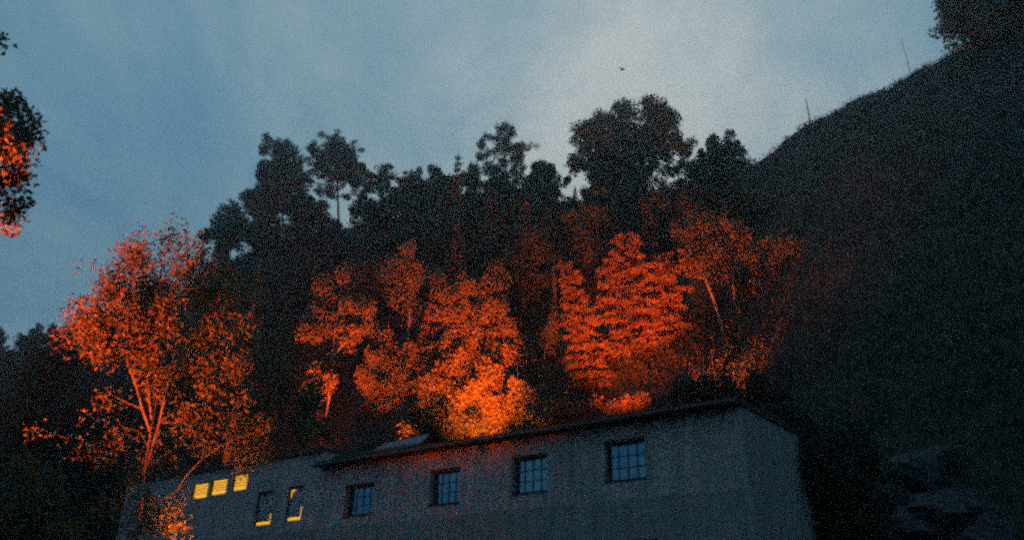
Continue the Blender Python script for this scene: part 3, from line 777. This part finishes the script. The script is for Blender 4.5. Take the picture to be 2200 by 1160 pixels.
stree([(1085, 272, 12, 16), (1068, 290, 16, 18), (1105, 285, 12, 16), (1045, 305, 16, 14), (1085, 315, 30, 20), (1125, 310, 14, 10), (1145, 312, 9, 7, .6), (1040, 335, 18, 14), (1110, 340, 30, 16), (1070, 355, 34, 18), (1026, 322, 8, 8, .6), (1050, 385, 40, 24), (1105, 385, 44, 24), (1085, 425, 56, 30)], RR, 300, 30, 0.26,
      'spiky topped pine standing highest in the middle of the skyline', lm=LEAF_PINE, name='pine_tree', basepx=1085, cl=0.30, trunk_r=0.2, elong=0.28, axis=np.array([0, 0, 1.0]), spread=0.8)
stree([(1165, 375, 24, 20), (1185, 400, 20, 26), (1150, 400, 26, 26), (1215, 385, 10, 14, .5)], 74, 110, 28, 0.26, 'rounded dark bushy tree between the spiky pine and the big oak', basepx=1165)
stree([(1395, 245, 34, 22), (1420, 262, 34, 26), (1330, 250, 34, 22), (1280, 262, 26, 20), (1265, 300, 34, 30), (1320, 300, 44, 40, 1.3), (1385, 300, 44, 36), (1440, 300, 34, 30), (1462, 320, 20, 20), (1245, 350, 24, 26), (1300, 360, 50, 34, 1.3), (1370, 365, 50, 34, 1.2), (1440, 350, 30, 26, .6), (1480, 350, 16, 14, .5), (1340, 410, 70, 30)], 70, 640, 32, 0.26,
      'largest broad crowned tree on the skyline with small gaps of sky', basepx=1345, cl=0.44, trunk_r=0.35, name='oak_tree')
stree([(1552, 310, 32, 18), (1580, 325, 24, 18), (1530, 330, 20, 18), (1560, 345, 46, 24), (1510, 350, 16, 16, .7), (1540, 375, 60, 22), (1600, 365, 30, 20)], 70, 170, 32, 0.24, 'round dark tree at the left end of the bare ridge', basepx=1555, cl=0.36)
stree([(895, 385, 18, 16), (880, 400, 20, 18), (935, 375, 14, 14), (920, 400, 26, 18), (960, 395, 18, 16), (860, 420, 22, 18), (1000, 385, 20, 18), (900, 430, 50, 24), (970, 425, 44, 24)], 80, 260, 28, 0.26, 'dark tree with a toothed top left of the thin spruce tip', basepx=905)
for (tx, ty, r, rad, lab) in [(872, 362, 78, 1.6, 'small pointed spruce on the skyline right of the flat topped pine'), (938, 352, 77, 1.8, 'second pointed spruce on the skyline between the flat topped pine and the thin tip'), (1022, 356, 76, 1.5, 'little spruce on the skyline touching the left side of the spiky pine'), (1182, 348, 74, 1.7, 'pointed spruce on the skyline right of the spiky pine'), (640, 395, 82, 1.6, 'small spruce in the gap between the double topped tree and the umbrella pine'), (500, 440, 84, 1.8, 'pointed spruce at the left end of the high skyline'), (1505, 318, 71, 1.5, 'pointed spruce between the oak and the round ridge tree')]:
    T = at(tx, ty, r)
    conifer('spruce_tree', gz(T, -0.2), T, rad, LEAF_PINE, BARK, lab, nwh=16, per=7, lsz=0.34, dens=20, first=0.1, group='small pointed spruces on the skyline')
stree([(660, 455, 30, 18), (690, 445, 20, 14), (700, 475, 40, 20), (650, 480, 30, 20)], 80, 120, 28, 0.26, 'low dark tree under the gap between the double topped tree and the umbrella pine', basepx=675, cl=0.38)
stree([(790, 450, 26, 16), (830, 425, 22, 18), (810, 470, 44, 24), (850, 440, 26, 24)], 79, 130, 28, 0.26, 'low dark tree right below the small flat topped pine', basepx=815, cl=0.38)
# top right tree on the bare ridge
P = at(2150, 60, 66)
stree([(2060, 20, 34, 30), (2035, 45, 18, 22), (2110, 10, 60, 50), (2060, 65, 34, 22), (2130, 60, 60, 34), (2190, 20, 60, 60), (2030, 5, 12, 10, .7), (2100, -60, 70, 50)], 60.5, 420, 34, 0.24, 'dark tree on the ridge in the upper right corner', basepx=2130, cl=0.42, jit=0.5, name='oak_tree', trunk_r=0.25)

# ------------------------------------------------------------------ shared dark wood
def proto_tree(kind, seed):
    global RNG
    RNG = np.random.default_rng(seed)
    H = 9.0
    if kind == 'spruce':
        return conifer('spruce_tree', (0, 0, 0), (RNG.normal() * .2, RNG.normal() * .2, H), 2.1, LEAF_PINE, BARK, '', nwh=20, per=7, lsz=0.3, dens=16, first=0.1)
    lobes = [((0, 0, H * 0.86), (1.0, 1.0, 1.0))]
    for k in range(9):
        a = RNG.uniform(0, 6.28); h = RNG.uniform(0.35, 0.8) * H; rr = RNG.uniform(0.6, 1.7)
        s = RNG.uniform(0.8, 1.35)
        lobes.append(((math.cos(a) * rr, math.sin(a) * rr, h), (s, s, s * RNG.uniform(0.6, 1.0))))
    st = [[(0, 0, -0.3), (RNG.normal() * .3, RNG.normal() * .3, H * .4), (RNG.normal() * .3, RNG.normal() * .3, H * .9)]]
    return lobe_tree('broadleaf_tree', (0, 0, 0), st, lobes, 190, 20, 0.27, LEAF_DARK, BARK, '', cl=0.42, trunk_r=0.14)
PROT = [proto_tree('leaf', 11), proto_tree('leaf', 12), proto_tree('spruce', 13), proto_tree('leaf', 14), proto_tree('spruce', 15)]
RNG = np.random.default_rng(99)
def copy_thing(src, loc, rz, s, label, group):
    r = src.copy(); COL.objects.link(r)
    r.location = loc; r.rotation_euler = (0, 0, rz); r.scale = s
    r['label'] = label; r['category'] = 'tree'; r['group'] = group
    for ch in src.children:
        c = ch.copy(); COL.objects.link(c); c.parent = r
    return r
lim_x = [-60, 0, 40, 90, 130, 170, 300, 440, 520, 640, 760, 830, 900, 960, 1010, 1150, 1200, 1230, 1500, 1600, 1680, 1800, 1900, 2300]
lim_y = [690, 690, 700, 680, 690, 678, 640, 510, 460, 440, 462, 415, 395, 385, 385, 372, 410, 390, 365, 350, 450, 560, 700, 900]
G1 = 'dark trees of the unlit wood on the slope'
placed = []
tries = 0
while len(placed) < 190 and tries < 9000:
    tries += 1
    az = RNG.uniform(-37, 18.5)
    rfar = np.interp(az, [-37, -20, -10, 0, 10, 20], [150, 96, 86, 78, 72, 66])
    rnear = np.interp(az, [-37, -22, -14, 0, 10, 20], [48, 56, 58, 56, 55, 54])
    r = rnear + (rfar + 1.5 - rnear) * RNG.uniform(0, 1) ** 1.1
    x, y = r * math.sin(math.radians(az)), r * math.cos(math.radians(az))
    if any((x - a) ** 2 + (y - b) ** 2 < (2.3 if r < 90 else 3.2) ** 2 for a, b in placed): continue
    z = float(ground(x, y))
    h = RNG.uniform(5.5, 10.5) * (1.25 if r > 95 else 1)
    ok = False
    for _ in range(6):
        px, py = pix((x, y, z + h))
        if py >= np.interp(px, lim_x, lim_y) + RNG.uniform(0, 10): ok = True; break
        h *= 0.82
    if not ok or h < 2.6: continue
    k = RNG.integers(0, 5)
    src = PROT[k]
    px, py = pix((x, y, z + h * 0.6))
    zone = ['in the far wood at the left edge', 'behind the near birch', 'below the double topped tree', 'below the umbrella pine', 'above the narrow lit birch', 'below the spiky topped pine', 'below the broad crowned oak', 'above the slanting birches'][int(np.searchsorted([120, 430, 640, 800, 960, 1180, 1460], px))]
    up = 'high on the slope' if r > rnear + 0.5 * (rfar - rnear) else 'low on the slope'
    lab = ('dark spruce ' if k in (2, 4) else 'dark broadleaf tree ') + up + ' ' + zone
    sc_ = h / 9.0; w_ = sc_ * RNG.uniform(0.85, 1.2)
    copy_thing(src, (x, y, z - 0.15), RNG.uniform(0, 6.28), (w_, w_, sc_), lab, lab.replace('dark spruce', 'dark spruces').replace('tree ', 'trees ', 1))
    placed.append((x, y))
for pr in PROT:
    for ch in list(pr.children): bpy.data.objects.remove(ch)
    bpy.data.objects.remove(pr)
print('wood', len(placed), tries)

# ------------------------------------------------------------------ near birch and overhanging branch at the left
Rb = 16.0
bfoot = at(300, 1150, Rb); bfoot[2] = 0.0
ltree([(245, 610, 44, 30, 1.2), (300, 560, 46, 34, 1.2), (295, 640, 60, 40, 1.7), (225, 680, 50, 50, 1.5), (340, 690, 50, 44, 1.7), (395, 520, 34, 34, .9), (385, 478, 12, 22, .4), (290, 522, 16, 18, .4), (215, 580, 26, 9, .4), (420, 600, 46, 44, 1.0), (300, 750, 50, 34, 1.2), (430, 720, 40, 40, .8), (200, 640, 24, 24, .6),
       (215, 770, 34, 36, .7), (130, 715, 30, 22, .3), (235, 850, 26, 24, .4), (78, 930, 20, 22, .25), (185, 915, 20, 18, .15), (370, 830, 36, 40, .6), (320, 850, 30, 40, .5),
       (480, 860, 44, 36, .5), (440, 930, 46, 36, .5), (520, 930, 36, 36, .5), (562, 925, 24, 22, 1.6), (510, 990, 36, 18, .6), (545, 970, 26, 20, .8), (460, 640, 44, 40, .8), (500, 700, 40, 40, .6), (490, 780, 44, 40, .6), (400, 790, 40, 34, .7), (450, 800, 34, 30, .5), (390, 900, 34, 34, .45), (350, 960, 26, 34, .35), (250, 940, 30, 30, .3), (280, 1040, 26, 30, .35), (330, 1060, 34, 34, .5), (240, 1080, 30, 34, .4), (200, 1010, 30, 30, .3), (150, 960, 30, 24, .25), (280, 930, 20, 30, .3), (300, 1000, 30, 30, .3),
       (340, 1120, 50, 34, .8), (290, 1110, 26, 34, .6), (380, 1140, 34, 26, .7), (385, 1040, 12, 30, .25)], Rb, 1050, 12, 0.075,
      'near birch with thin forked stems and sparse glowing leaves at the left', bark=BARK_DIM, lm=LEAF_BIRCH, name='birch_tree', basepx=303, cl=0.19, sag=0.14, trunk_r=0.042, jit=1.0, lfac=1.05, dens=1.7, clump=5, rmax=0.013,
      stem=[[(303, 1160), (318, 980), (330, 890), (352, 790), (366, 700), (372, 600), (385, 500)], [(316, 1000), (342, 900), (362, 800), (385, 700), (415, 610)], [(326, 900), (312, 800), (304, 700), (296, 590)], [(322, 930), (292, 840), (262, 740), (240, 640)], [(306, 1160), (380, 1050), (425, 980), (490, 935), (565, 925)]])
# dimmer tree right of the birch
ltree([(470, 620, 50, 40), (530, 640, 50, 44), (500, 720, 60, 44), (560, 760, 50, 50), (450, 780, 46, 40), (600, 820, 46, 40), (520, 840, 50, 34), (640, 880, 46, 40), (560, 880, 50, 30), (690, 915, 40, 26), (625, 935, 40, 22)], 40, 420, 24, 0.14,
      'dim brown broad tree between the near birch and the red lit tree', lm=LEAF_LIT, basepx=560, cl=0.36, trunk_r=0.16, jit=2.0)
ltree([(940, 910, 46, 24), (1000, 925, 40, 18), (900, 940, 30, 14)], 42, 90, 24, 0.14, 'dark unlit bush at the roof edge left of the brightest bush', name='bush', lm=LEAF_DARK, cl=0.3, trunk_r=0.05)
ltree([(1150, 800, 40, 50), (1170, 740, 30, 36), (1130, 760, 26, 36), (1190, 690, 22, 30, .6)], 52, 130, 20, 0.16, 'dim bare looking tree between the brightest bush and the slim spruce', lm=LEAF_LIT, cl=0.36)
ltree([(1480, 845, 44, 22), (1540, 842, 46, 22), (1600, 850, 40, 24), (1650, 855, 36, 20, .6)], 36.0, 190, 22, 0.15, 'dark bush above the right end of the roof', name='bush', lm=LEAF_DARK, cl=0.3, trunk_r=0.06, jit=0.4)
# shrubs at the lower left
ltree([(100, 1060, 30, 40), (90, 1120, 40, 34), (30, 1090, 40, 40), (150, 1150, 40, 24), (20, 1010, 30, 34, .5)], 24, 170, 18, 0.11, 'dim orange small tree in the lower left corner', name='tree', lm=LEAF_LIT, cl=0.26, trunk_r=0.05)
ltree([(60, 850, 60, 60), (150, 900, 60, 60), (40, 960, 60, 60), (160, 1010, 60, 50), (110, 770, 50, 40), (200, 960, 40, 60), (230, 1060, 30, 40)], 44, 330, 22, 0.2, 'dark broad tree behind the near birch at the left edge', lm=LEAF_DARK, cl=0.5, trunk_r=0.2, jit=2)
# overhanging crown at the far left, its trunk outside the picture
ltree([(20, 230, 26, 28, 1.0), (10, 290, 40, 36, 1.3), (60, 265, 24, 16, .8), (90, 270, 14, 9, .6), (80, 300, 14, 14, .5), (30, 340, 28, 30, .9), (10, 400, 26, 26, 1.0), (45, 385, 9, 26, .35), (20, 450, 24, 22, .9), (42, 462, 12, 8, .4), (5, 475, 14, 12, .6), (10, 92, 14, 5, .2), (-110, 80, 60, 40), (-80, 260, 60, 60), (-80, 400, 50, 60), (-60, 300, 50, 60)], 12.0, 520, 16, 0.065,
      'overhanging crown with red lit leaf tips at the upper left edge', lm=LEAF_BIRCH, name='birch_tree', bark=BARK_BIRCH, basepx=-260, cl=0.13, sag=0.14, trunk_r=0.13, jit=0.3,
      stem=[[(-250, 1100), (-230, 700), (-160, 400), (-120, 100), (-100, -60)], [(-180, 480), (-60, 330), (20, 280)], [(-170, 430), (-60, 420), (10, 430)]])

# ------------------------------------------------------------------ undergrowth on the wooded slope
# tall spruce outside the picture at the left, mirrored in the window nearest the gable
conifer('spruce_tree', (-22.5, 6.5, -0.1), (-22.3, 6.6, 13.6), 3.4, LEAF_PINE, BARK, 'tall dark spruce beyond the left edge, mirrored in the rightmost window', nwh=24, per=8, lsz=0.4, dens=26, first=0.1)
mb = MB()
az = RNG.uniform(-38, 17.5, 9000); rn = np.interp(az, [-38, 0, 18], [44, 40, 34]); rf_ = np.interp(az, [-38, -20, 0, 20], [152, 100, 80, 68])
r = rn + (rf_ - rn) * RNG.uniform(0, 1, 9000) ** 1.2
x = r * np.sin(np.radians(az)); y = r * np.cos(np.radians(az))
c = np.stack([x, y, ground(x, y) + 0.25], 1)
c = np.repeat(c, 11, 0); c = c + RNG.normal(size=c.shape) * np.array([0.55, 0.55, 0.35])
leaf_quads(mb, c, 0.27)
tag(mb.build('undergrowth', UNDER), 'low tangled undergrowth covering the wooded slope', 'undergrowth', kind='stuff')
mb = MB()
n = 14000
az = RNG.uniform(15, 42, n); rn = 25.0; rf_ = np.interp(az, [14, 20, 38], [70, 66.5, 62.5])
r = rn + (rf_ - rn) * RNG.uniform(0, 1, n) ** 0.8
x = r * np.sin(np.radians(az)); y = r * np.cos(np.radians(az))
c = np.stack([x, y, ground(x, y) + 0.1], 1); c = np.repeat(c, 5, 0); c[:, :2] += RNG.normal(size=(len(c), 2)) * 0.2
leaf_quads(mb, c, 0.34, 0.16, np.array([0, 0, 1.0]), 0.5)
tag(mb.build('grass', UNDER), 'rough grass on the bare slope under the ridge', 'grass', kind='stuff')

# ------------------------------------------------------------------ things on the ridge, rock, bush, bird
def post(px, py_top, py_base, lean, rad, label, name, cat, twigs=0):
    r = on_ground(px, py_base + 4) or 63
    P = at(px, py_base + 2, r); P[2] = float(ground(P[0], P[1])) - 0.1
    T = at(px + lean, py_top, r)
    root = empty(name, tuple(P), label, cat)
    mb = MB(); mb.tube(np.array([P, (P + T) / 2 + [0.02, 0, 0], T]) - P, [rad * 1.5, rad, rad * 0.5], 6, True)
    for k in range(twigs):
        a = (P + (T - P) * (0.35 + 0.2 * k)) - P
        mb.tube([a, a + np.array([RNG.normal() * .12, 0, 0.16]), a + np.array([RNG.normal() * .25, 0, 0.3])], [rad * .5, rad * .4, rad * .2], 4)
    mb.build('stake' if not twigs else 'stem', DARKWOOD, root)
    return root
post(1737, 212, 238, -6, 0.06, 'short thick stake on the ridge, lower of the two', 'ridge_stake', 'stake')
post(1948, 82, 122, -13, 0.025, 'thin leaning dead stem on the ridge, upper of the two', 'dead_sapling', 'sapling', 3)
# rock outcrop
def rock(name, c, rad, label, seed):
    rg = np.random.default_rng(seed)
    nu, nv = 26, 18
    th = np.linspace(0, 2 * math.pi, nu, endpoint=False); ph = np.linspace(0.02, math.pi - 0.02, nv)
    T, Pp = np.meshgrid(th, ph)
    d = np.stack([np.sin(Pp) * np.cos(T), np.sin(Pp) * np.sin(T), np.cos(Pp)], -1)
    s = np.ones(T.shape)
    for k in range(16):
        nrm = rg.normal(size=3); nrm /= np.linalg.norm(nrm); off = rg.uniform(0.55, 0.95)
        dd = d @ nrm
        s = np.where(dd > 0.05, np.minimum(s, off / np.maximum(dd, 0.05)), s)
    s = s * (1 + 0.07 * np.sin(d[..., 0] * 9 + seed) * np.sin(d[..., 1] * 11) + 0.05 * np.sin(d[..., 2] * 17 + d[..., 0] * 13))
    v = (d * s[..., None] * np.array(rad)).reshape(-1, 3)
    i = np.arange(nv - 1)[:, None] * nu; j = np.arange(nu)[None]; j2 = (j + 1) % nu
    q = np.stack([i + j, i + nu + j, i + nu + j2, i + j2], -1).reshape(-1, 4)
    o = link(name, mesh_np(name, v, [q]), ROCK, loc=tuple(c))
    return tag(o, label, 'rock', 'boulders at the foot of the bare slope')
for k, (x, y, rr_, lab) in enumerate([(1930, 1080, (1.3, 1.1, 0.9), 'low boulder at the left end of the rocks at lower right'), (1995, 1035, (1.5, 1.2, 1.3), 'highest boulder of the rocks at lower right'), (2060, 1090, (1.7, 1.2, 1.0), 'broad boulder below and right of the highest one'), (1990, 1140, (1.5, 1.2, 1.0), 'lowest boulder of the rocks at the picture bottom'), (2130, 1150, (1.4, 1.2, 0.9), 'boulder nearest the lower right corner')]):
    r = on_ground(x, y) or 28
    P = at(x, y, r)
    rock('boulder', (P[0], P[1], float(ground(P[0], P[1])) - 0.35), rr_, lab, 40 + k)
# dark bush hiding the far end of the gable wall
def px_bush(spec, r, label, n, bx):
    return ltree(spec, r, n, 26, 0.13, label, name='tree', lm=LEAF_DARK, basepx=bx, cl=0.3, trunk_r=0.07, jit=0.6)
px_bush([(1800, 1060, 60, 60), (1760, 1000, 40, 30), (1720, 940, 40, 24), (1810, 980, 70, 50), (1830, 1140, 70, 60), (1790, 1130, 40, 50), (1660, 888, 34, 12), (1745, 985, 34, 40), (1705, 920, 40, 26), (1765, 1060, 30, 50)], 26.5, 'dark dense tree hiding the far end of the gable wall', 480, 1800)
# bird
Pb = at(1338, 150, 62.0)
bird = MB()
m_ = mpp(Pb)
body = np.array([(-0.17, 0, 0.02), (-0.10, 0, 0.0), (0.0, 0, -0.01), (0.1, 0, -0.03), (0.17, 0, -0.06)])
bird.tube(body, [0.008, 0.04, 0.055, 0.045, 0.012], 8, True)
for s, pts in ((1, [(0.05, 0, 0.0), (0.13, 0.16, 0.14), (0.02, 0.34, 0.30)]), (-1, [(0.05, 0, 0.0), (0.08, -0.18, 0.03), (-0.06, -0.40, 0.02)])):
    a = np.array(pts, float); ch = np.array([0.16, 0.14, 0.02])
    bk = a - np.stack([ch, 0 * ch, 0 * ch], 1)
    v = np.vstack([a, bk, a - [0, 0, 0.012], bk - [0, 0, 0.006]])
    bird.add(v, [(0, 1, 4, 3), (1, 2, 5, 4), (6, 9, 10, 7), (7, 10, 11, 8), (0, 6, 7, 1), (1, 7, 8, 2), (3, 4, 10, 9), (4, 5, 11, 10)])
bird.add(np.array([(-0.12, -0.015, 0.0), (-0.12, 0.015, 0.0), (-0.27, 0.05, 0.02), (-0.27, -0.05, 0.02)]), [(0, 1, 2, 3)])
bo = bird.build('bird', BIRDM, None, False, tuple(Pb))
bo.scale = (1.3, 1.3, 1.3)
bo.rotation_euler = (0, 0, math.radians(-55))
tag(bo, 'small dark bird flying high over the tree line', 'bird')
# ------------------------------------------------------------------ haze box
mb = MB(); mb.box((-260, -120, -1.5), (260, 260, 130))
tag(mb.build('haze', HZ), 'thin bluish haze added over the whole place to lift the darks', 'haze', kind='stuff')
